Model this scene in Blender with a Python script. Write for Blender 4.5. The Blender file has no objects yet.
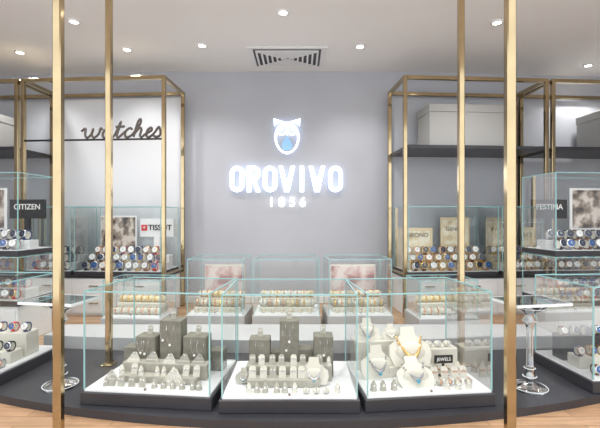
import bpy, math, random
from mathutils import Matrix, Vector
import bmesh
random.seed(7)
pi=math.pi
R=math.radians
# ---------------------------------------------------------------- materials
def mat(name,col,rough=.5,metal=0,emit=None,es=0,noise=0,nscale=8,spec=.5,bump=0):
    m=bpy.data.materials.new(name); m.use_nodes=True
    nt=m.node_tree; b=nt.nodes['Principled BSDF']
    b.inputs['Base Color'].default_value=(*col,1); b.inputs['Roughness'].default_value=rough
    b.inputs['Metallic'].default_value=metal
    b.inputs['Specular IOR Level'].default_value=spec
    if emit: 
        b.inputs['Emission Color'].default_value=(*emit,1); b.inputs['Emission Strength'].default_value=es
    if noise or bump:
        tc=nt.nodes.new('ShaderNodeTexCoord'); n=nt.nodes.new('ShaderNodeTexNoise'); n.inputs['Scale'].default_value=nscale
        n.inputs['Detail'].default_value=4
        nt.links.new(tc.outputs['Object'],n.inputs['Vector'])
        if noise:
            r=nt.nodes.new('ShaderNodeValToRGB')
            r.color_ramp.elements[0].position=.3; r.color_ramp.elements[1].position=.7
            r.color_ramp.elements[0].color=(*[c*(1-noise) for c in col],1)
            r.color_ramp.elements[1].color=(*[min(1,c*(1+noise)) for c in col],1)
            nt.links.new(n.outputs['Fac'],r.inputs['Fac']); nt.links.new(r.outputs['Color'],b.inputs['Base Color'])
        if bump:
            bp=nt.nodes.new('ShaderNodeBump'); bp.inputs['Strength'].default_value=bump; bp.inputs['Distance'].default_value=.01
            nt.links.new(n.outputs['Fac'],bp.inputs['Height']); nt.links.new(bp.outputs['Normal'],b.inputs['Normal'])
    return m
def glassmat(name,tint=(.972,.99,.988),k=.55,base=.008):
    m=bpy.data.materials.new(name); m.use_nodes=True; nt=m.node_tree; nt.nodes.clear()
    o=nt.nodes.new('ShaderNodeOutputMaterial'); t=nt.nodes.new('ShaderNodeBsdfTransparent'); t.inputs[0].default_value=(*tint,1)
    g=nt.nodes.new('ShaderNodeBsdfGlossy'); g.inputs['Roughness'].default_value=.02
    f=nt.nodes.new('ShaderNodeFresnel'); f.inputs['IOR'].default_value=1.45
    mu=nt.nodes.new('ShaderNodeMath'); mu.operation='MULTIPLY_ADD'; mu.inputs[1].default_value=k; mu.inputs[2].default_value=base
    x=nt.nodes.new('ShaderNodeMixShader')
    nt.links.new(f.outputs[0],mu.inputs[0]); nt.links.new(mu.outputs[0],x.inputs[0]); nt.links.new(t.outputs[0],x.inputs[1]); nt.links.new(g.outputs[0],x.inputs[2]); nt.links.new(x.outputs[0],o.inputs[0])
    return m
def woodmat():
    m=bpy.data.materials.new('oak_planks'); m.use_nodes=True; nt=m.node_tree; b=nt.nodes['Principled BSDF']
    tc=nt.nodes.new('ShaderNodeTexCoord'); br=nt.nodes.new('ShaderNodeTexBrick')
    br.inputs['Scale'].default_value=1; br.inputs['Brick Width'].default_value=1.1; br.inputs['Row Height'].default_value=.11
    br.inputs['Mortar Size'].default_value=.002; br.inputs['Color1'].default_value=(.36,.215,.12,1); br.inputs['Color2'].default_value=(.46,.29,.17,1); br.inputs['Mortar'].default_value=(.15,.07,.03,1)
    mp=nt.nodes.new('ShaderNodeMapping'); mp.inputs['Scale'].default_value=(1.5,14,1)
    n=nt.nodes.new('ShaderNodeTexNoise'); n.inputs['Scale'].default_value=3; n.inputs['Detail'].default_value=6
    mx=nt.nodes.new('ShaderNodeMixRGB'); mx.blend_type='OVERLAY'; mx.inputs[0].default_value=.5
    nt.links.new(tc.outputs['Object'],br.inputs['Vector']); nt.links.new(tc.outputs['Object'],mp.inputs['Vector']); nt.links.new(mp.outputs[0],n.inputs['Vector'])
    nt.links.new(br.outputs['Color'],mx.inputs[1]); nt.links.new(n.outputs['Fac'],mx.inputs[2]); nt.links.new(mx.outputs[0],b.inputs['Base Color'])
    b.inputs['Roughness'].default_value=.4
    return m
def postermat(name,c1,c2,c3,sc=7):
    m=bpy.data.materials.new(name); m.use_nodes=True; nt=m.node_tree; b=nt.nodes['Principled BSDF']
    tc=nt.nodes.new('ShaderNodeTexCoord'); n=nt.nodes.new('ShaderNodeTexNoise'); n.inputs['Scale'].default_value=sc; n.inputs['Detail'].default_value=5
    r=nt.nodes.new('ShaderNodeValToRGB'); r.color_ramp.elements[0].position=.40; r.color_ramp.elements[0].color=(*c1,1)
    r.color_ramp.elements[1].position=.58; r.color_ramp.elements[1].color=(*c3,1); e=r.color_ramp.elements.new(.49); e.color=(*c2,1)
    nt.links.new(tc.outputs['Object'],n.inputs['Vector']); nt.links.new(n.outputs['Fac'],r.inputs['Fac']); nt.links.new(r.outputs['Color'],b.inputs['Base Color'])
    return m
WALL=mat('painted_wall',(.455,.47,.515),.7,noise=.03,nscale=2)
CEIL=mat('ceiling_paint',(.85,.85,.85),.8,noise=.02,nscale=1)
PANEL=mat('pale_panel',(.64,.66,.69),.6)
PANEL2=mat('grey_panel',(.43,.45,.49),.6)
GOLD=mat('brass',(.47,.37,.22),.12,1,noise=.15,nscale=3)
DARK=mat('charcoal_lacquer',(.034,.034,.040),.35,noise=.1,nscale=5)
BLACK=mat('black',(.012,.012,.014),.4)
WHITE=mat('white_lacquer',(.80,.81,.82),.4)
GREYW=mat('light_grey_lacquer',(.46,.47,.48),.4)
IVORY=mat('ivory_fabric',(.68,.655,.58),.75,bump=.1,nscale=60)
CREAM=mat('cream_leather',(.74,.63,.42),.6)
TAUPE=mat('taupe_velvet',(.21,.205,.172),.9,noise=.15,nscale=25,spec=.2)
TAUPE2=mat('pale_taupe_velvet',(.43,.415,.36),.9,noise=.12,nscale=25,spec=.2)
BOXM=mat('grey_card',(.40,.40,.39),.7)
SILVER=mat('silver',(.80,.80,.83),.18,1)
YGOLD=mat('yellow_gold',(.88,.58,.22),.2,1)
ROSE=mat('rose_gold',(.82,.46,.32),.22,1)
STEEL=mat('steel_band',(.42,.42,.45),.3,1)
LEATHER=mat('brown_leather',(.16,.07,.035),.6)
TAN=mat('tan_leather',(.42,.20,.08),.6)
NAVY=mat('navy_leather',(.03,.06,.18),.55)
BLKL=mat('black_leather',(.03,.03,.035),.5)
PEARL=mat('pearl',(.90,.88,.84),.15)
GEM=mat('blue_gem',(.1,.35,.5),.05)
DIALW=mat('white_dial',(.85,.85,.83),.3)
DIALB=mat('dark_dial',(.03,.04,.07),.2)
DIALN=mat('blue_dial',(.03,.10,.30),.2)
RED=mat('red_enamel',(.60,.02,.03),.4)
EDGE=mat('glass_edge',(.26,.47,.48),.12,emit=(.32,.75,.76),es=.06)  # slight teal glow put into the material so the edges stand out
CLEDGE=mat('acrylic_edge',(.75,.80,.82),.1)
GLASS=glassmat('clear_glass')
ACRYL=glassmat('clear_acrylic',(.86,.89,.91),2.6,.10)
LAMP=mat('lamp_lens',(1,1,1),.4,emit=(1,.93,.82),es=14)
LIT=mat('lit_letter_face',(1,1,1),.4,emit=(.97,.985,1),es=1.4)
HALO=mat('lit_letter_back',(.7,.8,1),.4,emit=(.45,.66,1),es=1.5)
BLUE=mat('blue_lens',(.28,.52,.85),.3,emit=(.35,.62,.95),es=.25)
DKTXT=mat('dark_letter',(.10,.085,.075),.5)
POST1=postermat('poster_print_brown',(.06,.05,.05),(.28,.22,.18),(.66,.60,.54))
POST2=postermat('poster_print_pink',(.36,.20,.20),(.62,.44,.42),(.74,.66,.63),5)
POST3=postermat('poster_print_beige',(.62,.50,.30),(.76,.68,.48),(.85,.80,.65))
WOOD=woodmat()
# ---------------------------------------------------------------- builder
class B:
    def __init__(s,name,M=None): s.n=name; s.M=M or Matrix(); s.v=[]; s.f=[]; s.m=[]; s.sm=[]; s.mats=[]
    def mi(s,m):
        if m not in s.mats: s.mats.append(m)
        return s.mats.index(m)
    def add(s,vs,fs,m,smooth=False,T=None):
        o=len(s.v); i=s.mi(m)
        for p in vs:
            p=Vector(p); s.v.append(T@p if T else p)
        for f in fs: s.f.append([o+k for k in f]); s.m.append(i); s.sm.append(smooth)
    def box(s,c,d,m,rz=0,ch=0,T=None):
        X=Matrix.Translation(c)@Matrix.Rotation(rz,4,'Z')
        if T: X=T@X
        h=[q/2 for q in d]
        if not ch:
            vs=[(sx*h[0],sy*h[1],sz*h[2]) for sx in(-1,1) for sy in(-1,1) for sz in(-1,1)]
            fs=[(0,1,3,2),(4,6,7,5),(0,4,5,1),(2,3,7,6),(0,2,6,4),(1,5,7,3)]
            s.add(vs,fs,m,T=X); return
        ch=min(ch,min(h)*.9); vs=[]; ix={}
        for sx in(-1,1):
            for sy in(-1,1):
                for sz in(-1,1):
                    for k in range(3):
                        p=[sx*(h[0]-ch),sy*(h[1]-ch),sz*(h[2]-ch)]; p[k]=(sx,sy,sz)[k]*h[k]
                        ix[(sx,sy,sz,k)]=len(vs); vs.append(p)
        fs=[]
        S=(-1,1)
        def key(k,i,si,j,sj,l,sl):
            q=[0,0,0]; q[i]=si;q[j]=sj;q[l]=sl; return ix[(*q,k)]
        for i,j,l in((0,1,2),(1,2,0),(2,0,1)):
            for si in S:
                fs.append([key(i,i,si,j,a,l,b) for a,b in((-1,-1),(1,-1),(1,1),(-1,1))])
                for sj in S:
                    fs.append([key(i,i,si,j,sj,l,-1),key(i,i,si,j,sj,l,1),key(j,i,si,j,sj,l,1),key(j,i,si,j,sj,l,-1)])
        for a in S:
            for b in S:
                for c2 in S: fs.append([ix[(a,b,c2,k)] for k in range(3)])
        s.add(vs,fs,m,T=X)
    def bx(s,x0,x1,y0,y1,z0,z1,m,ch=0): s.box(((x0+x1)/2,(y0+y1)/2,(z0+z1)/2),(x1-x0,y1-y0,z1-z0),m,ch=ch)
    def lathe(s,prof,m,T=None,seg=16,smooth=True,capb=True,capt=True):
        vs=[];fs=[]
        for r,z in prof:
            for i in range(seg):
                a=2*pi*i/seg; vs.append((r*math.cos(a),r*math.sin(a),z))
        for k in range(len(prof)-1):
            for i in range(seg):
                j=(i+1)%seg; fs.append((k*seg+i,k*seg+j,(k+1)*seg+j,(k+1)*seg+i))
        s.add(vs,fs,m,smooth,T)
        n=len(prof)-1
        if capb and prof[0][0]>1e-5: s.add([(prof[0][0]*math.cos(2*pi*i/seg),prof[0][0]*math.sin(2*pi*i/seg),prof[0][1]) for i in range(seg)],[list(range(seg))],m,False,T)
        if capt and prof[n][0]>1e-5: s.add([(prof[n][0]*math.cos(2*pi*i/seg),prof[n][0]*math.sin(2*pi*i/seg),prof[n][1]) for i in range(seg)],[list(range(seg))],m,False,T)
    def sph(s,c,r,m,sc=(1,1,1),seg=8,rings=5):
        pr=[(max(1e-6,r*math.sin(pi*k/rings)),-r*math.cos(pi*k/rings)) for k in range(rings+1)]
        s.lathe(pr,m,Matrix.Translation(c)@Matrix.Diagonal((*sc,1)),seg,True,False,False)
    def torus(s,T,Rr,r,m,seg=16,cs=6):
        vs=[];fs=[]; n=seg
        for i in range(n):
            a=2*pi*i/seg
            for j in range(cs):
                b=2*pi*j/cs; q=Rr+r*math.cos(b); vs.append((q*math.cos(a),q*math.sin(a),r*math.sin(b)))
        for i in range(seg):
            i2=(i+1)%n
            for j in range(cs):
                j2=(j+1)%cs; fs.append((i*cs+j,i2*cs+j,i2*cs+j2,i*cs+j2))
        s.add(vs,fs,m,True,T)
    def prism(s,pts,th,m,T=None,mb=None):
        n=len(pts); vs=[(x,0,z) for x,z in pts]+[(x,th,z) for x,z in pts]
        s.add(vs,[list(range(n))]+[(i,(i+1)%n,n+(i+1)%n,n+i) for i in range(n)],m,False,T)
        s.add(vs[n:],[list(range(n))],mb or m,False,T)
    def ring(s,o,i_,th,m,T=None,mb=None):
        n=len(o); vs=[(x,0,z) for x,z in o]+[(x,0,z) for x,z in i_]+[(x,th,z) for x,z in o]+[(x,th,z) for x,z in i_]
        fs=[];bk=[]
        for a in range(n):
            b=(a+1)%n
            fs+= [(a,b,n+b,n+a),(a,b,2*n+b,2*n+a),(n+a,n+b,3*n+b,3*n+a)]; bk.append((2*n+a,2*n+b,3*n+b,3*n+a))
        s.add(vs,fs,m,False,T); s.add(vs,bk,mb or m,False,T)
    def tube(s,pts,r,m,cs=6,T=None):
        vs=[];fs=[]; n=len(pts); P=[Vector(p) for p in pts]
        for i,p in enumerate(P):
            t=(P[min(i+1,n-1)]-P[max(i-1,0)]).normalized()
            u=Vector((0,1,0)) if abs(t.y)<.9 else Vector((1,0,0))
            a=t.cross(u).normalized(); b=t.cross(a)
            for j in range(cs):
                q=2*pi*j/cs; vs.append(p+a*(r*math.cos(q))+b*(r*math.sin(q)))
        for i in range(n-1):
            for j in range(cs):
                j2=(j+1)%cs; fs.append((i*cs+j,i*cs+j2,(i+1)*cs+j2,(i+1)*cs+j))
        fs+= [list(range(cs)),[(n-1)*cs+j for j in range(cs)]]
        s.add(vs,fs,m,True,T)
    def done(s):
        me=bpy.data.meshes.new(s.n); me.from_pydata([tuple(p) for p in s.v],[],s.f)
        for m in s.mats: me.materials.append(m)
        for i,p in enumerate(me.polygons): p.material_index=s.m[i]; p.use_smooth=s.sm[i]
        bm=bmesh.new(); bm.from_mesh(me); bmesh.ops.recalc_face_normals(bm,faces=bm.faces); bm.to_mesh(me); bm.free()
        me.update()
        o=bpy.data.objects.new(s.n,me); o.matrix_world=s.M; bpy.context.collection.objects.link(o); return o
def TR(x,y,z,rz=0,rx=0,ry=0): return Matrix.Translation((x,y,z))@Matrix.Rotation(rz,4,'Z')@Matrix.Rotation(rx,4,'X')@Matrix.Rotation(ry,4,'Y')
def fr(cx,cy,a,z=0): return Matrix.Translation((cx,cy,z))@Matrix.Rotation(R(a),4,'Z')
def text(b,body,size,T,m,ext=.004,off=0):
    cu=bpy.data.curves.new('t','FONT'); cu.body=body; cu.size=size; cu.extrude=ext; cu.offset=off; cu.align_x='CENTER'; cu.align_y='CENTER'
    ob=bpy.data.objects.new('t',cu); bpy.context.collection.objects.link(ob); bpy.context.view_layer.update()
    me=bpy.data.meshes.new_from_object(ob.evaluated_get(bpy.context.evaluated_depsgraph_get()))
    X=T@Matrix.Rotation(pi/2,4,'X')
    b.add([v.co.copy() for v in me.vertices],[list(p.vertices) for p in me.polygons],m,False,X)
    bpy.data.objects.remove(ob)
# ---------------------------------------------------------------- room
AN=4
CZ=3.27; YB=5.65; XL=-1.75; XR=1.38; XE=5.0; sl=math.tan(R(AN))
yl=YB+(XE+XL)*sl; yr=YB+(XE-XR)*sl; YM=max(yl,yr); Y0=.6
b=B('floor'); b.bx(-XE,XE,-1.5,YM+.1,-.1,0,WOOD); b.done()
b=B('ceiling'); b.bx(-XE,XE,Y0,YM+.1,CZ,CZ+.1,CEIL); b.done()
b=B('wall_back')
pl=[(-XE,yl),(XL,YB),(XR,YB),(XE,yr),(XE,yr+.12),(-XE,yl+.12)]
vs=[(x,y,0) for x,y in pl]+[(x,y,CZ) for x,y in pl]
b.add(vs,[list(range(6)),list(range(6,12))]+[(i,(i+1)%6,6+(i+1)%6,6+i) for i in range(6)],WALL); b.done()
b=B('wall_left'); b.bx(-XE-.1,-XE,Y0,YM+.1,0,CZ,WALL); b.done()
b=B('wall_right'); b.bx(XE,XE+.1,Y0,YM+.1,0,CZ,WALL); b.done()
b=B('baseboard_back'); b.bx(XL,XR,YB-.02,YB,0,.1,WHITE,ch=.004); b.done()
def arcslab(name,hw,f0,f1,z0,z1,m):
    b=B(name); top=[];N=40
    for i in range(N+1):
        x=-hw+2*hw*i/N; top.append((x,f0(x)))
    for i in range(N+1):
        x=hw-2*hw*i/N; top.append((x,f1(x)))
    n=len(top); vs=[(x,y,z0) for x,y in top]+[(x,y,z1) for x,y in top]
    b.add(vs,[list(range(n)),list(range(n,2*n))]+[(i,(i+1)%n,n+(i+1)%n,n+i) for i in range(n)],m); return b.done()
arcslab('display_platform',2.75,lambda x:2.26+.088*x*x,lambda x:3.40+.03*x*x,0,.05,DARK)
arcslab('low_grey_plinth',2.3,lambda x:3.43+.03*x*x,lambda x:3.95,0,.15,GREYW)
# ceiling vent
b=B('ceiling_air_vent')
vx0,vx1,vy0,vy1=-.65,.33,4.83,5.47
b.bx(vx0,vx1,vy0,vy1,CZ-.012,CZ,WHITE)
b.bx(vx0+.07,vx1-.07,vy0+.05,vy1-.05,CZ-.015,CZ-.012,DARK)
cxv=(vx0+vx1)/2; cyv=(vy0+vy1)/2
for k in range(6):
    hx=.38-.062*k; hy=.235-.038*k
    for sx in(-1,1): b.box((cxv+sx*hx,cyv,CZ-.022),(.022,hy*2,.014),WHITE)
    for sy in(-1,1): b.box((cxv,cyv+sy*hy,CZ-.022),(hx*2+.02,.016,.014),WHITE)
for sx in (-1,1): b.box((cxv,cyv,CZ-.03),(.88,.016,.006),WHITE,rz=sx*.555)
b.done()
def lampat(x,y,energy=30,size=120):
    b=B('ceiling_downlight',TR(x,y,CZ))
    b.lathe([(.062,0),(.062,-.012),(.045,-.016),(.042,-.006)],WHITE,seg=20,capb=False,capt=False)
    b.lathe([(.043,-.006),(.0001,-.007)],LAMP,seg=20,capb=False,capt=False)
    o=b.done()
    l=bpy.data.lights.new('downlight_beam','SPOT'); l.energy=energy; l.spot_size=R(size); l.spot_blend=.8; l.shadow_soft_size=.06; l.color=(1,.975,.945)
    lo=bpy.data.objects.new('downlight_beam',l); lo.location=(0,0,-.04); bpy.context.collection.objects.link(lo); lo.parent=o
for px,py in((74,21),(283,12),(202,45),(360,46),(497,22),(588,65),(127,49),(20,52)):
    d=(CZ-1.2)*400/(218-py); lampat((px-300)/400*d,d,62)
for x,y in((-1.9,2.9),(-.6,2.6),(.6,2.6),(1.9,2.9),(-1.2,1.2),(1.2,1.2),(-3.2,2),(3.2,2)): lampat(x,y,70)  # unseen extra downlights, added nearer the camera to brighten the shop
# ---------------------------------------------------------------- tall brass poles
for px,d in((58.5,2.2),(109,3.14),(461,3.14),(510,2.02)):
    x=(px-300)/400*d; b=B('brass_pole',TR(x,d,0)); z0=.05 if d>3 else 0
    b.box((0,0,(CZ+z0)/2),(.046,.046,CZ-z0),GOLD,ch=.006)
    b.box((0,0,z0+.006),(.09,.09,.012),GOLD,ch=.003); b.box((0,0,CZ-.006),(.09,.09,.012),GOLD,ch=.003); b.done()
# ---------------------------------------------------------------- glass case
def case(cx,cy,a,w,dp,z0,zb,zt,name='glass_display_case',e=.0075,lip=.018,floor=WHITE,basem=None):
    M=fr(cx,cy,a); b=B(name,M); x0,x1=-w/2,w/2
    b.bx(x0-lip,x1+lip,-lip,dp+lip,z0,zb-.012,basem or DARK,ch=.004)
    b.bx(x0,x1,0,dp,zb-.012,zb,floor)
    for x in(x0,x1):
        for y in(0,dp): b.box((x,y,(zb+zt)/2),(e,e,zt-zb),EDGE)
    for y in(0,dp): b.box((0,y,zt),(w,e,e),EDGE)
    for x in(x0,x1): b.box((x,dp/2,zt),(e,dp,e),EDGE)
    for q in([(x0,0,zb),(x1,0,zb),(x1,0,zt),(x0,0,zt)],[(x0,dp,zb),(x1,dp,zb),(x1,dp,zt),(x0,dp,zt)],
             [(x0,0,zb),(x0,dp,zb),(x0,dp,zt),(x0,0,zt)],[(x1,0,zb),(x1,dp,zb),(x1,dp,zt),(x1,0,zt)],
             [(x0,0,zt),(x1,0,zt),(x1,dp,zt),(x0,dp,zt)]):
        b.add(q,[(0,1,2,3)],GLASS)
    b.lathe([(.008,0),(.008,.012)],STEEL,TR(0,-.004,zb+.02,0,pi/2),10)
    b.done(); return M
def ringstand(b,x,y,z,s=1,m=TAUPE,j=SILVER):
    b.lathe([(.022*s,0),(.02*s,.006*s),(.011*s,.05*s),(.003*s,.062*s)],m,TR(x,y,z),12)
    b.torus(TR(x,y,z+.032*s,0,R(15)),.0165*s,.003*s,j,14,5); b.sph((x,y-.019*s,z+.036*s),.006*s,PEARL)
def earcard(b,x,y,z,s=1,m=TAUPE2,j=SILVER):
    T=TR(x,y,z,0,R(-14)); b.prism([(-.022*s,0),(.022*s,0),(.022*s,.06*s),(.012*s,.072*s),(-.012*s,.072*s),(-.022*s,.06*s)],.008,m,T)
    b.box((0,.022*s,.012*s),(.02*s,.04*s,.006),m,T=TR(x,y,z))
    for q in(-1,1):
        b.torus(T@TR(q*.01*s,-.003,.042*s,0,pi/2),.007*s,.002*s,j,10,4); b.sph(T@Vector((q*.01*s,-.004,.05*s)),.005*s,PEARL)
def pillow(b,x,y,z,s=1,m=IVORY,j=YGOLD):
    b.sph((x,y,z+.026*s),.03*s,m,(1.1,.8,.85),12,7)
    b.torus(TR(x,y,z+.028*s,0,0,pi/2),.0262*s,.004*s,j,16,5)
    b.sph((x,y-.026*s,z+.03*s),.008*s,j)
def fan(b,x,y,z,s=1,m=TAUPE2,j=SILVER):
    T=TR(x,y,z,0,R(-22))
    b.prism([(-.06*s,0),(.06*s,0),(.05*s,.03*s),(.012*s,.085*s),(-.012*s,.085*s),(-.05*s,.03*s)],.012,m,T)
    for k in range(5):
        q=(k-2)*.02*s; b.tube([T@Vector((q*.2,-.003,.078*s)),T@Vector((q,-.003,.028*s))],.0014,j,4); b.sph(T@Vector((q,-.004,.022*s)),.0055*s,PEARL)
def bust(b,x,y,z,s=1,m=IVORY,j=PEARL,rz=0,tilt=-18,beads=21,br=.0075):
    T=TR(x,y,z,rz,R(tilt))
    o=[(-.085,0),(.085,0),(.105,.05),(.10,.095),(.06,.125),(.038,.145),(.034,.185),(-.034,.185),(-.038,.145),(-.06,.125),(-.10,.095),(-.105,.05)]
    b.prism([(p*s,q*s) for p,q in o],.02*s,m,T)
    b.box((0,.05*s,.04*s),(.03*s,.08*s,.008),m,T=TR(x,y,z-.036*s,rz))
    b.sph(T@Vector((0,.004,.06*s)),.075*s,m,(1,.28,.75),14,8)
    for k in range(beads):
        t=-1+2*k/(beads-1); u=t*.062; zz=.04+.095*abs(t)**2.2
        dd=-.019*max(0,1-(u/.075)**2-((zz-.06)/.056)**2)**.5-.004
        b.sph(T@Vector((u*s,dd*s-.002,zz*s)),br*s*(1.25-.45*abs(t)),j,seg=7,rings=4)
    b.sph(T@Vector((0,-.024*s,.028*s)),br*1.6*s,GEM if j is not PEARL else PEARL)
def block(b,x,y,z,w,d,h,m=TAUPE,rz=0): b.box((x,y,z+h/2),(w,d,h),m,rz,ch=.004)
def pend(b,x,y,z,h,m=SILVER,w=.05):
    pts=[(x+w/2*math.cos(t),y-.004,z+h-h*.75*math.sin(t)) for t in [pi*k/10 for k in range(11)]]
    b.tube(pts,.0018,m,4); b.sph((x,y-.007,z+h*.2),.009,PEARL)
def watch(b,x,y,z,s,band,bez,dial,rz=0):
    T=TR(x,y,z+.40*s,rz,R(-12))
    W=T@Matrix.Rotation(pi/2,4,'Y')
    b.lathe([(.40*s,-.17*s),(.46*s,-.17*s),(.46*s,.17*s),(.40*s,.17*s),(.40*s,-.17*s)],band,W@Matrix.Diagonal((1,.82,1,1)),16,True,False,False)
    b.lathe([(.34*s,-.14*s),(.34*s,.14*s)],IVORY,W@Matrix.Diagonal((1,.8,1,1)),12,True)
    D=T@TR(0,-.36*s,.06*s,0,pi/2)
    b.lathe([(.29*s,0),(.34*s,.03*s),(.33*s,.09*s),(.275*s,.10*s)],bez,D,16,True,True,False)
    b.lathe([(.28*s,.092*s),(.0001,.092*s)],dial,D,16,False,False,False)
    b.box((0,.08*s,.10*s),(.02*s,.17*s,.006*s),BLACK if dial is DIALW else bez,T=D)
    b.box((.06*s,0,.10*s),(.12*s,.02*s,.006*s),BLACK if dial is DIALW else bez,T=D)
    b.box((.34*s,0,.05*s),(.05*s,.05*s,.05*s),bez,T=D)
def rwatch(b,x,y,z,s,pal='mix',rz=0):
    if pal=='mix': band=random.choice([STEEL,BLKL,LEATHER,STEEL,YGOLD,RED,TAN,NAVY])
    elif pal=='gold': band=random.choice([YGOLD,CREAM,LEATHER,STEEL,YGOLD,TAN])
    else: band=random.choice([BLKL,STEEL,BLKL,LEATHER,NAVY])
    watch(b,x,y,z,s,band,random.choice([SILVER,STEEL,YGOLD if pal!='dark' else STEEL,ROSE if pal!='dark' else SILVER]),random.choice([DIALW,DIALB,DIALW,DIALN] if pal!='dark' else [DIALB,DIALW,DIALB,DIALN]),rz)
ZB=.138; ZT=.745; ZP=.05
ML=case(-.94,2.44,-6,.80,.60,ZP,ZB,ZT)
b=B('jewellery_display',ML)
z=ZB
block(b,.02,.36,z,.15,.12,.36); block(b,-.15,.34,z,.14,.12,.25); block(b,.20,.34,z,.16,.12,.26); block(b,.32,.42,z,.10,.1,.14); block(b,-.29,.40,z,.11,.1,.15)
block(b,.02,.25,z,.58,.09,.10,TAUPE2); block(b,.02,.16,z,.5,.07,.045,TAUPE2)
for x,y,zz,h in((.02,.30,z+.16,.17),(-.15,.28,z+.11,.12),(.20,.28,z+.11,.13),(-.03,.30,z+.2,.12),(.24,.28,z+.12,.1),(-.18,.28,z+.12,.1)): pend(b,x,y,zz,h)
for x,s in((-.2,1),(-.07,1.1),(.05,.95),(.15,1),(.25,1)): fan(b,x,.215,z+.10,s*.75,random.choice([TAUPE2,IVORY]))
for x in(-.24,-.16,-.11,.0,.045,.11,.19,.26): random.choice([ringstand,earcard])(b,x,.15,z+.045,.95,IVORY)
for x in(-.26,-.2,-.13,-.06): earcard(b,x,.06,z,.9,TAUPE2)
for x in(.02,.08,.14,.20,.27,-.3,.31): ringstand(b,x,.07,z,.9,TAUPE2)
fan(b,.12,.10,z,1.2,IVORY); fan(b,-.31,.13,z,.8,IVORY)
for x,zz in((.02,.36),(-.15,.25),(.20,.26)): earcard(b,x,.35,z+zz,.8,TAUPE2)
b.done()
MC=case(-.062,2.37,0,.80,.60,ZP,ZB,ZT)
b=B('jewellery_display',MC)
block(b,-.01,.38,z,.13,.12,.37); block(b,.22,.36,z,.13,.12,.27); block(b,-.21,.36,z,.14,.12,.25); block(b,.10,.40,z,.1,.1,.17); block(b,-.1,.40,z,.07,.1,.15)
block(b,-.01,.27,z,.56,.08,.10,TAUPE2); block(b,-.04,.17,z,.46,.08,.05,TAUPE2)
for x,y,zz,h in((-.01,.32,z+.2,.15),(-.03,.32,z+.14,.16),(.22,.30,z+.12,.13),(-.21,.30,z+.11,.12),(.25,.30,z+.1,.1)): pend(b,x,y,zz,h)
for x in(-.25,-.19,-.12,-.06,.02,.08,.19,.25): random.choice([earcard,ringstand,earcard])(b,x,.25,z+.10,.9,random.choice([TAUPE2,IVORY]))
for x in(-.24,-.17,-.11,-.05,.02,.07): earcard(b,x,.16,z+.05,1,random.choice([IVORY,TAUPE2]))
for x in(-.25,-.2,-.15,-.08,-.03,.03,.29): ringstand(b,x,.07,z,.95,random.choice([TAUPE2,IVORY]))
bust(b,.15,.15,z+.01,.9,IVORY,SILVER); bust(b,-.3,.18,z+.01,.5,TAUPE2,SILVER)
for x in(.1,.16,.22): pillow(b,x,.05,z,.7,IVORY,SILVER)
for x,zz in((-.01,.37),(.22,.27),(-.21,.25)): earcard(b,x,.37,z+zz,.8,TAUPE2)
b.done()
MR=case(.79,2.42,6,.78,.60,ZP,ZB,ZT)
b=B('necklace_display',MR)
block(b,-.2,.47,z,.34,.13,.20,IVORY); block(b,.2,.44,z,.34,.12,.14,IVORY); block(b,-.02,.32,z,.3,.12,.07,IVORY)
bust(b,-.27,.42,z+.20,.85,IVORY,STEEL); bust(b,-.10,.42,z+.20,.6,IVORY,PEARL); 
bust(b,-.24,.25,z,1.15,IVORY,STEEL,R(8)); bust(b,-.01,.26,z+.07,1.4,IVORY,YGOLD,0,-24,29); bust(b,-.04,.08,z,1.15,IVORY,STEEL,0,-45)
for x in(.1,.17,.24,.31): pillow(b,x,.42,z+.14,.9,IVORY,random.choice([ROSE,SILVER]))
for x in(.14,.20,.27,.33): ringstand(b,x,.30,z,1.2,IVORY,random.choice([ROSE,SILVER]))
for x in(.12,.19,.26,.32): earcard(b,x,.2,z,1.1,IVORY,ROSE)
for x in(.11,.17,.23,.30): pillow(b,x,.11,z,.8,TAUPE2,ROSE)
for x in(.13,.2,.27): ringstand(b,x,.05,z,.9,IVORY)
for x in(-.33,-.27,-.2): ringstand(b,x,.08,z,1,TAUPE2)
b.done()
b=B('black_name_card',MR@TR(.20,.245,z)); b.box((0,0,.115),(.13,.008,.055),BLACK,ch=.002); b.box((0,.008,.045),(.016,.008,.09),BLACK); b.box((0,.012,.003),(.08,.03,.006),BLACK)
text(b,'JEWELS',.030,TR(0,-.005,.115),DIALW,.001); b.done()
MOL=case(-2.47,2.78,-4,.80,.58,ZP,ZB,ZT); 
b=B('watch_display',MOL)
block(b,.1,.38,z,.5,.14,.18,IVORY); block(b,.1,.22,z,.5,.12,.08,IVORY)
for k in range(5): rwatch(b,-.08+.1*k,.36,z+.18,.085); rwatch(b,-.08+.1*k,.2,z+.08,.085,'dark'); 
for k in range(5): rwatch(b,-.05+.1*k,.08,z,.075)
b.done()
MOR=case(2.33,2.66,4,.80,.58,ZP,ZB,ZT)
b=B('watch_display',MOR)
block(b,-.1,.40,z,.5,.12,.18,DARK); block(b,-.1,.24,z,.5,.12,.08,IVORY)
for k in range(6): rwatch(b,-.33+.09*k,.38,z+.18,.08,'dark'); rwatch(b,-.33+.09*k,.22,z+.08,.085)
for k in range(5): rwatch(b,-.32+.1*k,.08,z,.08,'dark')
b.done()
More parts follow.
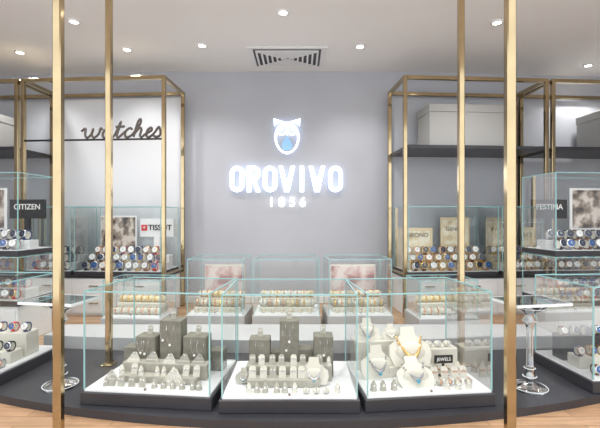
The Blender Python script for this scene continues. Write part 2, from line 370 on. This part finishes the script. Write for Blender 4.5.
# ---------------------------------------------------------------- back row
for i,(px0,px1,a) in enumerate(((187,243,-3),(254,319,0),(329,392,3))):
    d=4.2; w=(px1-px0)/400*d; cx=((px0+px1)/2-300)/400*d
    M=case(cx,d,a,w,.5,0,.19,.765,basem=GREYW)
    b=B('bracelet_display',M); z=.19
    block(b,0,.30,z,w*.86,.12,.12,IVORY); block(b,0,.15,z,w*.86,.12,.05,IVORY)
    n=8
    for k in range(n):
        x=-w*.38+w*.76*k/(n-1); pillow(b,x,.30,z+.12,1.5,random.choice([IVORY,CREAM]),random.choice([ROSE,YGOLD])); pillow(b,x,.15,z+.05,1.5,random.choice([IVORY,CREAM,TAUPE2]),random.choice([ROSE,YGOLD,SILVER]))
    for k in range(6): ringstand(b,-w*.36+w*.72*k/5,.06,z,1,IVORY,YGOLD)
    b.done()
    if i!=1:
        b=B('picture_panel',M@TR(0,.44,z)); b.box((0,0,.27),(w*.8,.012,.40),IVORY,ch=.002); b.box((0,-.008,.27),(w*.76,.006,.37),POST2); b.box((0,.01,.035),(w*.5,.03,.07),WHITE); b.done()
for cx,a in((-1.72,-4),(1.52,4)):
    M=case(cx,4.08,a,.6,.42,0,.19,.56,basem=GREYW)
    b=B('bracelet_display',M); z=.19; block(b,0,.26,z,.52,.12,.10,IVORY)
    for k in range(7): pillow(b,-.22+.073*k,.26,z+.10,1.4,CREAM,YGOLD); pillow(b,-.22+.073*k,.12,z,1.4,IVORY,ROSE)
    b.done()
# ---------------------------------------------------------------- acrylic pedestals
def pedestal(x,y,a):
    b=B('acrylic_pedestal',fr(x,y,a,.05)); 
    b.box((0,0,.588),(.40,.28,.016),ACRYL,ch=.003)
    for q in(-.20,.20): b.box((q,0,.588),(.004,.28,.018),CLEDGE)
    for q in(-.14,.14): b.box((0,q,.588),(.40,.004,.018),CLEDGE)
    b.lathe([(.11,0),(.11,.014),(.085,.026),(.035,.038),(.024,.055),(.042,.085),(.026,.115),(.034,.14),(.022,.165),(.020,.40),(.028,.43),(.046,.46),(.026,.49),(.04,.515),(.085,.545),(.125,.575)],ACRYL,None,24)
    for rr,zz in((.11,.014),(.042,.085),(.034,.14),(.046,.46),(.125,.576),(.085,.545)): b.torus(TR(0,0,zz),rr,.0028,CLEDGE,28,5)
    for q in range(6):
        t=2*pi*q/6; b.tube([(.021*math.cos(t),.021*math.sin(t),.165),(.019*math.cos(t),.019*math.sin(t),.40)],.0022,CLEDGE,4)
    for zz,rr in((.085,.024),(.46,.026)): b.sph((0,0,zz),rr,CLEDGE,(1,1,1),10,6)
    b.done()
pedestal(-1.64,2.74,-10); pedestal(1.55,2.70,10)
# ---------------------------------------------------------------- brass shelving units
def unit(xi,side,a,specs):
    M=fr(xi,4.8,a)
    def X(x): return side*x
    t=.045; H=2.92; D=.68
    for (u0,u1) in specs:
        b=B('brass_shelving_frame',M)
        def lb(x0,x1,*r,**k):
            p,q=sorted((X(x0),X(x1))); b.bx(p,q,*r,**k)
        for u in(u0,u1):
            p=u if u==u0 else u-t
            lb(p,p+t,0,t,0,H,GOLD,ch=.003); lb(p,p+t,D-t,D,0,H,GOLD,ch=.003)
            lb(p,p+t,t,D-t,H-t,H,GOLD,ch=.003); lb(p+.01,p+t-.01,t,D-t,.50,.53,GOLD)
        lb(u0+t,u1-t,0,t,H-t,H,GOLD,ch=.003); lb(u0+t,u1-t,D-t,D,H-t,H,GOLD,ch=.003)
        b.done()
        b=B('storage_cabinet',M)
        lb(u0+t+.005,u1-t-.005,.06,D-.06,.0,.46,WHITE,ch=.004); lb(u0+t+.002,u1-t-.002,.04,D-.055,.46,.494,DARK,ch=.003)
        nd=max(1,round((u1-u0)/.6)); ww=(u1-u0-2*t-.02)/nd
        for k in range(nd):
            lb(u0+t+.01+k*ww+.006,u0+t+.01+(k+1)*ww-.006,.045,.06,.03,.235,WHITE,ch=.003); lb(u0+t+.01+k*ww+.006,u0+t+.01+(k+1)*ww-.006,.045,.06,.245,.45,WHITE,ch=.003)
            for zz in(.15,.36): lb(u0+t+.01+(k+.4)*ww,u0+t+.01+(k+.6)*ww,.03,.045,zz,zz+.012,GOLD)
        b.done()
    return M
UL=unit(-1.62,-1,-AN,((0,1.83),(1.87,3.15)))
UR=unit(1.245,1,AN,((0,1.83),(1.87,3.15)))
b=B('back_panel',UL); b.bx(-1.77,-.06,.70,.72,.5,2.86,PANEL); b.done()
b=B('back_panel',UL); b.bx(-3.1,-1.9,.70,.72,.5,2.86,PANEL2); b.done()
b=B('back_panel',UR); b.bx(.06,1.77,.70,.72,.5,2.86,PANEL2); b.done()
b=B('back_panel',UR); b.bx(1.93,3.1,.70,.72,.5,2.86,PANEL2); b.done()
b=B('sign_rail',UL); b.bx(-1.784,-.046,.012,.035,2.145,2.165,BLACK); b.done()
def cr(pts,n=6):
    out=[]; P_=[Vector(p) for p in pts]; P_=[P_[0]]+P_+[P_[-1]]
    for i in range(1,len(P_)-2):
        p0,p1,p2,p3=P_[i-1:i+3]
        for k in range(n):
            t=k/n; out.append(.5*((2*p1)+(p2-p0)*t+(2*p0-5*p1+4*p2-p3)*t*t+(3*p1-p0-3*p2+p3)*t**3))
    out.append(P_[-1]); return out
strokes=[[(-.3,.7),(-.05,1),(.05,.3),(.25,0),(.5,.35),(.55,.95),(.55,.35),(.78,0),(1.05,.4),(1.1,1),(1.28,.85)],
[(1.9,.85),(1.65,1),(1.38,.6),(1.42,.1),(1.65,0),(1.88,.4),(1.95,.98),(1.93,.25),(2.08,0),(2.3,.35),(2.5,1.7),(2.45,.3),(2.6,0),(2.82,.3),(3.02,.65)],
[(2.22,1.12),(2.85,1.18)],
[(3.48,.82),(3.3,1),(3.05,.65),(3.1,.12),(3.32,0),(3.65,.4),(3.98,1.45),(3.9,1.95),(3.76,1.5),(3.74,0)],
[(3.74,.35),(4.0,.98),(4.18,.8),(4.18,.2),(4.34,0),(4.6,.35),(4.95,.72),(4.85,1),(4.64,.7),(4.68,.12),(4.92,0),(5.2,.4),(5.42,1.05),(5.62,.6),(5.66,.15),(5.42,0),(5.2,.12)]]
b=B('cursive_watches_sign',UL)
for st in strokes:
    pts=cr([(x+.18*zz,0,zz) for x,zz in st]); b.tube([(-1.03+p[0]*.168,.024,2.182+p[2]*.112) for p in pts],.0155,DKTXT,6)
b.done()
for M_,x0,x1 in((UR,.05,1.78),(UR,1.92,3.10),(UL,-3.10,-1.92)):
    b=B('display_shelf',M_); b.bx(x0,x1,.0,.68,2.04,2.084,DARK,ch=.003); b.done()
def sbox(M,x0,x1,z1,y0=.2):
    b=B('storage_box',M); b.bx(x0,x1,y0,.62,2.086,z1-.10,BOXM,ch=.004); b.bx(x0-.008,x1+.008,y0-.008,.628,z1-.10,z1,BOXM,ch=.004); b.done()
sbox(UR,.40,1.48,2.64); sbox(UR,2.68,3.04,2.6); sbox(UL,-3.0,-2.3,2.55)
def case_m(M,x0,x1,zt,y0,z0,dp):
    m2=M@TR((x0+x1)/2,y0,0); w=x1-x0
    b=B('glass_display_case',m2); e=.007; zb=z0+.05
    b.bx(-w/2,w/2,0,dp,z0,zb,DARK,ch=.003); b.bx(-w/2+.01,w/2-.01,.01,dp-.01,zb,zb+.004,WHITE)
    X0,X1=-w/2+.006,w/2-.006; y1=dp-.006; yy=.006
    for x in(X0,X1):
        for y in(yy,y1): b.box((x,y,(zb+zt)/2),(e,e,zt-zb),EDGE)
    for y in(yy,y1): b.box((0,y,zt),(w-.012,e,e),EDGE)
    for x in(X0,X1): b.box((x,dp/2,zt),(e,dp-.012,e),EDGE)
    for q in([(X0,yy,zb),(X1,yy,zb),(X1,yy,zt),(X0,yy,zt)],[(X0,yy,zb),(X0,y1,zb),(X0,y1,zt),(X0,yy,zt)],[(X1,yy,zb),(X1,y1,zb),(X1,y1,zt),(X1,yy,zt)],[(X0,yy,zt),(X1,yy,zt),(X1,y1,zt),(X0,y1,zt)],[(X0,y1,zb),(X1,y1,zb),(X1,y1,zt),(X0,y1,zt)]):
        b.add(q,[(0,1,2,3)],GLASS)
    b.done(); return m2@TR(0,0,zb+.005),w
def ucase(M,x0,x1,zt=1.34,y0=.02,z0=.495,dp=.58): return case_m(M,x0,x1,zt,y0,z0,dp)
def wdisp(M,w,pal,s=.13,stepm=WHITE,n=None,rows=3):
    b=B('watch_display',M); n=n or int((w-.06)/(s*.84))
    for r in range(rows):
        y=.10+.14*r; h=.001+.085*r
        if r: b.bx(-w/2+.03,w/2-.03,y-.065,y+.065,0,h,stepm,ch=.003)
        for k in range(n):
            x=-w/2+.06+(w-.12)*(k+.5)/n; rwatch(b,x,y,h,s,pal,random.uniform(-.2,.2))
    b.done()
M,w=ucase(UL,-1.16,-.06); wdisp(M,w,'mix')
b=B('brand_board',M@TR(.28,.5,0)); b.bx(-.23,.23,0,.02,.40,.64,WHITE,ch=.002); b.bx(-.04,.04,0,.02,0,.40,WHITE)
b.bx(-.21,-.13,-.006,0,.48,.56,RED); text(b,'+',.08,TR(-.17,-.008,.52),DIALW,.001); text(b,'TISSOT',.10,TR(.045,-.004,.52),BLACK,.002,.002); b.done()
b=B('picture_panel',M@TR(-.25,.5,0)); b.bx(-.25,.25,0,.02,.0,.68,WHITE,ch=.002); b.bx(-.235,.235,-.004,0,.2,.66,POST1); b.done()
M,w=ucase(UL,-1.77,-1.2); wdisp(M,w,'dark')
M,w=ucase(UR,.06,1.2); wdisp(M,w,'gold',.13,CREAM)
b=B('presentation_board',M@TR(-.3,.5,0)); b.bx(-.24,.24,0,.02,0,.52,CREAM,ch=.003); b.bx(-.2,.2,-.005,0,.25,.48,POST3); text(b,'CHRONO',.08,TR(0,-.01,.42),DKTXT,.001); b.done()
b=B('presentation_board',M@TR(.25,.5,0)); b.bx(-.2,.2,0,.02,0,.66,CREAM,ch=.003); b.bx(-.17,.17,-.005,0,.3,.62,POST3); text(b,'GENEVA',.07,TR(0,-.01,.5),DKTXT,.001); b.done()
M,w=ucase(UR,1.24,1.77); wdisp(M,w,'mix')
b=B('picture_panel',M@TR(0,.5,0)); b.bx(-.2,.2,0,.02,0,.6,WHITE,ch=.003); b.bx(-.18,.18,-.005,0,.25,.58,POST1); b.done()
M,w=ucase(UR,1.93,3.0); wdisp(M,w,'mix')
M,w=ucase(UL,-3.0,-1.93); wdisp(M,w,'mix')
for side,px,a in((1,553,5),(-1,21,-5)):
    d=3.8; xin=(px-300)/400*d; w=.9; cx=xin+side*w/2
    M=fr(cx,d,a)
    b=B('display_plinth',M); b.bx(-w/2+.02,w/2-.02,.02,.48,0,.36,WHITE,ch=.004)
    b.bx(-w/2+.04,w/2-.04,.01,.02,.04,.33,WHITE,ch=.003); b.done()
    M3,w3=case_m(M,-w/2,w/2,.828,0,.365,.5); wdisp(M3,w3,'mix',.11,WHITE,rows=2)
    M2,w2=case_m(M,-w/2,w/2,1.63,0,.84,.5)
    wdisp(M2,w2,'dark',.12,WHITE,rows=2)
    b=B('brand_board',M2@TR(-side*.2,.42,0)); b.bx(-.2,.2,0,.02,.3,.50,BLACK,ch=.002); b.bx(-.03,.03,0,.02,0,.3,BLACK)
    text(b,'FESTINA' if side>0 else 'CITIZEN',.08,TR(0,-.004,.42),DIALW,.001,.001); b.done()
    b=B('picture_panel',M2@TR(side*.22,.42,0)); b.bx(-.18,.18,0,.02,0,.62,WHITE,ch=.003); b.bx(-.16,.16,-.005,0,.2,.6,POST1); b.done()
# ---------------------------------------------------------------- illuminated wall sign
k=(YB-.05)/400
def WX(px): return (px-300)*k
def WZ(py): return 1.2+(218-py)*k
def stad(cx,cz,w,h,n=8,r=None):
    r=r if r is not None else w/2; pts=[]
    for (sx,sz,a0) in((1,1,0),(-1,1,pi/2),(-1,-1,pi),(1,-1,1.5*pi)):
        for i in range(n+1):
            a=a0+pi/2*i/n; pts.append((cx+sx*(w/2-r)+r*math.cos(a),cz+sz*(h/2-r)+r*math.sin(a)))
    return pts
b=B('illuminated_shop_sign',TR(0,YB-.05,0)); th=.02
h=26*k; zc=WZ(179); st=4.3*k
def O(px): 
    w=14.5*k; b.ring(stad(WX(px),zc,w,h),stad(WX(px),zc,w-2*st,h-2*st,r=(w-2*st)/2),th,LIT,None,HALO)
def RC(x0,x1,z0,z1): b.prism([(x0,z0),(x1,z0),(x1,z1),(x0,z1)],th,LIT,None,HALO)
for px in(237,270,335.5): O(px)
x0=WX(247); wr=13*k
b.ring(stad(x0+wr/2,zc+h*.22,wr,h*.56,r=wr*.42),stad(x0+wr/2,zc+h*.22,wr-2*st,h*.56-2*st,r=(wr-2*st)*.4),th,LIT,None,HALO)
RC(x0,x0+st,zc-h/2,zc+h/2)
b.prism([(x0+st*1.1,zc-.02),(x0+st*2.1,zc-.02),(x0+wr+.008,zc-h/2),(x0+wr-st+.003,zc-h/2)],th,LIT,None,HALO)
def V(px):
    c=WX(px); w=16.5*k
    b.prism([(c-w/2,zc+h/2),(c-w/2+st,zc+h/2),(c,zc-h/2+st*2.4),(c+w/2-st,zc+h/2),(c+w/2,zc+h/2),(c+st*.6,zc-h/2),(c-st*.6,zc-h/2)],th,LIT,None,HALO)
V(286.8); V(317)
RC(WX(301.8)-st/2,WX(301.8)+st/2,zc-h/2,zc+h/2)
text(b,'1 8 5 6',13.5*k,TR(WX(287),.01,WZ(202.5)),LIT,.008,.002)
cx=WX(287)
def egg(cx,cz,w,h,n=32,p=.18):
    out=[]
    for i in range(n):
        a=2*pi*i/n; x=math.cos(a); zz=math.sin(a); out.append((cx+w/2*x*(1+p*zz),cz+h/2*zz))
    return out
# open body outline, tufted brow, round eyes, beak, hanging drop
b.ring(egg(cx,WZ(138.5),25*k,31*k,p=.10),egg(cx,WZ(138.9),20.4*k,26*k,p=.09),th,LIT,None,HALO)
b.prism([(cx-13.4*k,WZ(118.3)),(cx-5*k,WZ(121)),(cx,WZ(122)),(cx+5*k,WZ(121)),(cx+13.4*k,WZ(118.3)),(cx+12.8*k,WZ(126)),(cx+9*k,WZ(123)),(cx,WZ(124)),(cx-9*k,WZ(123)),(cx-12.8*k,WZ(126))],th,LIT,None,HALO)
for s_ in(-1,1):
    b.ring(egg(cx+s_*5.3*k,WZ(130),10.6*k,10.6*k,24,0),egg(cx+s_*5.3*k,WZ(130),7.4*k,7.4*k,24,0),th+.004,LIT,TR(0,-.004,0),HALO)
    b.prism(egg(cx+s_*5.0*k,WZ(130),2.2*k,2.2*k,12,0),.014,LIT)
b.prism([(cx-1.8*k,WZ(131.5)),(cx+1.8*k,WZ(131.5)),(cx,WZ(135.5))],.03,LIT,TR(0,-.004,0))
drop=[]
for i in range(36):
    a=2*pi*i/36; c=math.cos(a)
    drop.append((cx+6.6*k*math.sin(a)*math.sin(a/2),WZ(143)+7.2*k*c))
b.prism(drop,.018,BLUE,TR(0,.002,0))
for px,py in((231.5,179),(264.5,179),(330.5,179),(301.8,172),(248.5,190),(286.8,189),(317,189),(287,153)):
    b.lathe([(.005,0),(.005,.05)],STEEL,TR(WX(px),.0,WZ(py),0,-pi/2),8)
b.done()
# ---------------------------------------------------------------- world, camera
w=bpy.data.worlds.new('W'); bpy.context.scene.world=w; w.use_nodes=True
w.node_tree.nodes['Background'].inputs[0].default_value=(.94,.97,1,1); w.node_tree.nodes['Background'].inputs[1].default_value=1.9
cam=bpy.data.cameras.new('camera'); co=bpy.data.objects.new('camera',cam); bpy.context.collection.objects.link(co)
co.location=(0,0,1.2); co.rotation_euler=(pi/2,0,0); cam.lens=24; cam.sensor_width=36; cam.shift_y=4/600; cam.clip_start=.05
sc=bpy.context.scene; sc.camera=co
sc.view_settings.view_transform='Standard'; sc.view_settings.exposure=.22
sc.cycles.transparent_max_bounces=32
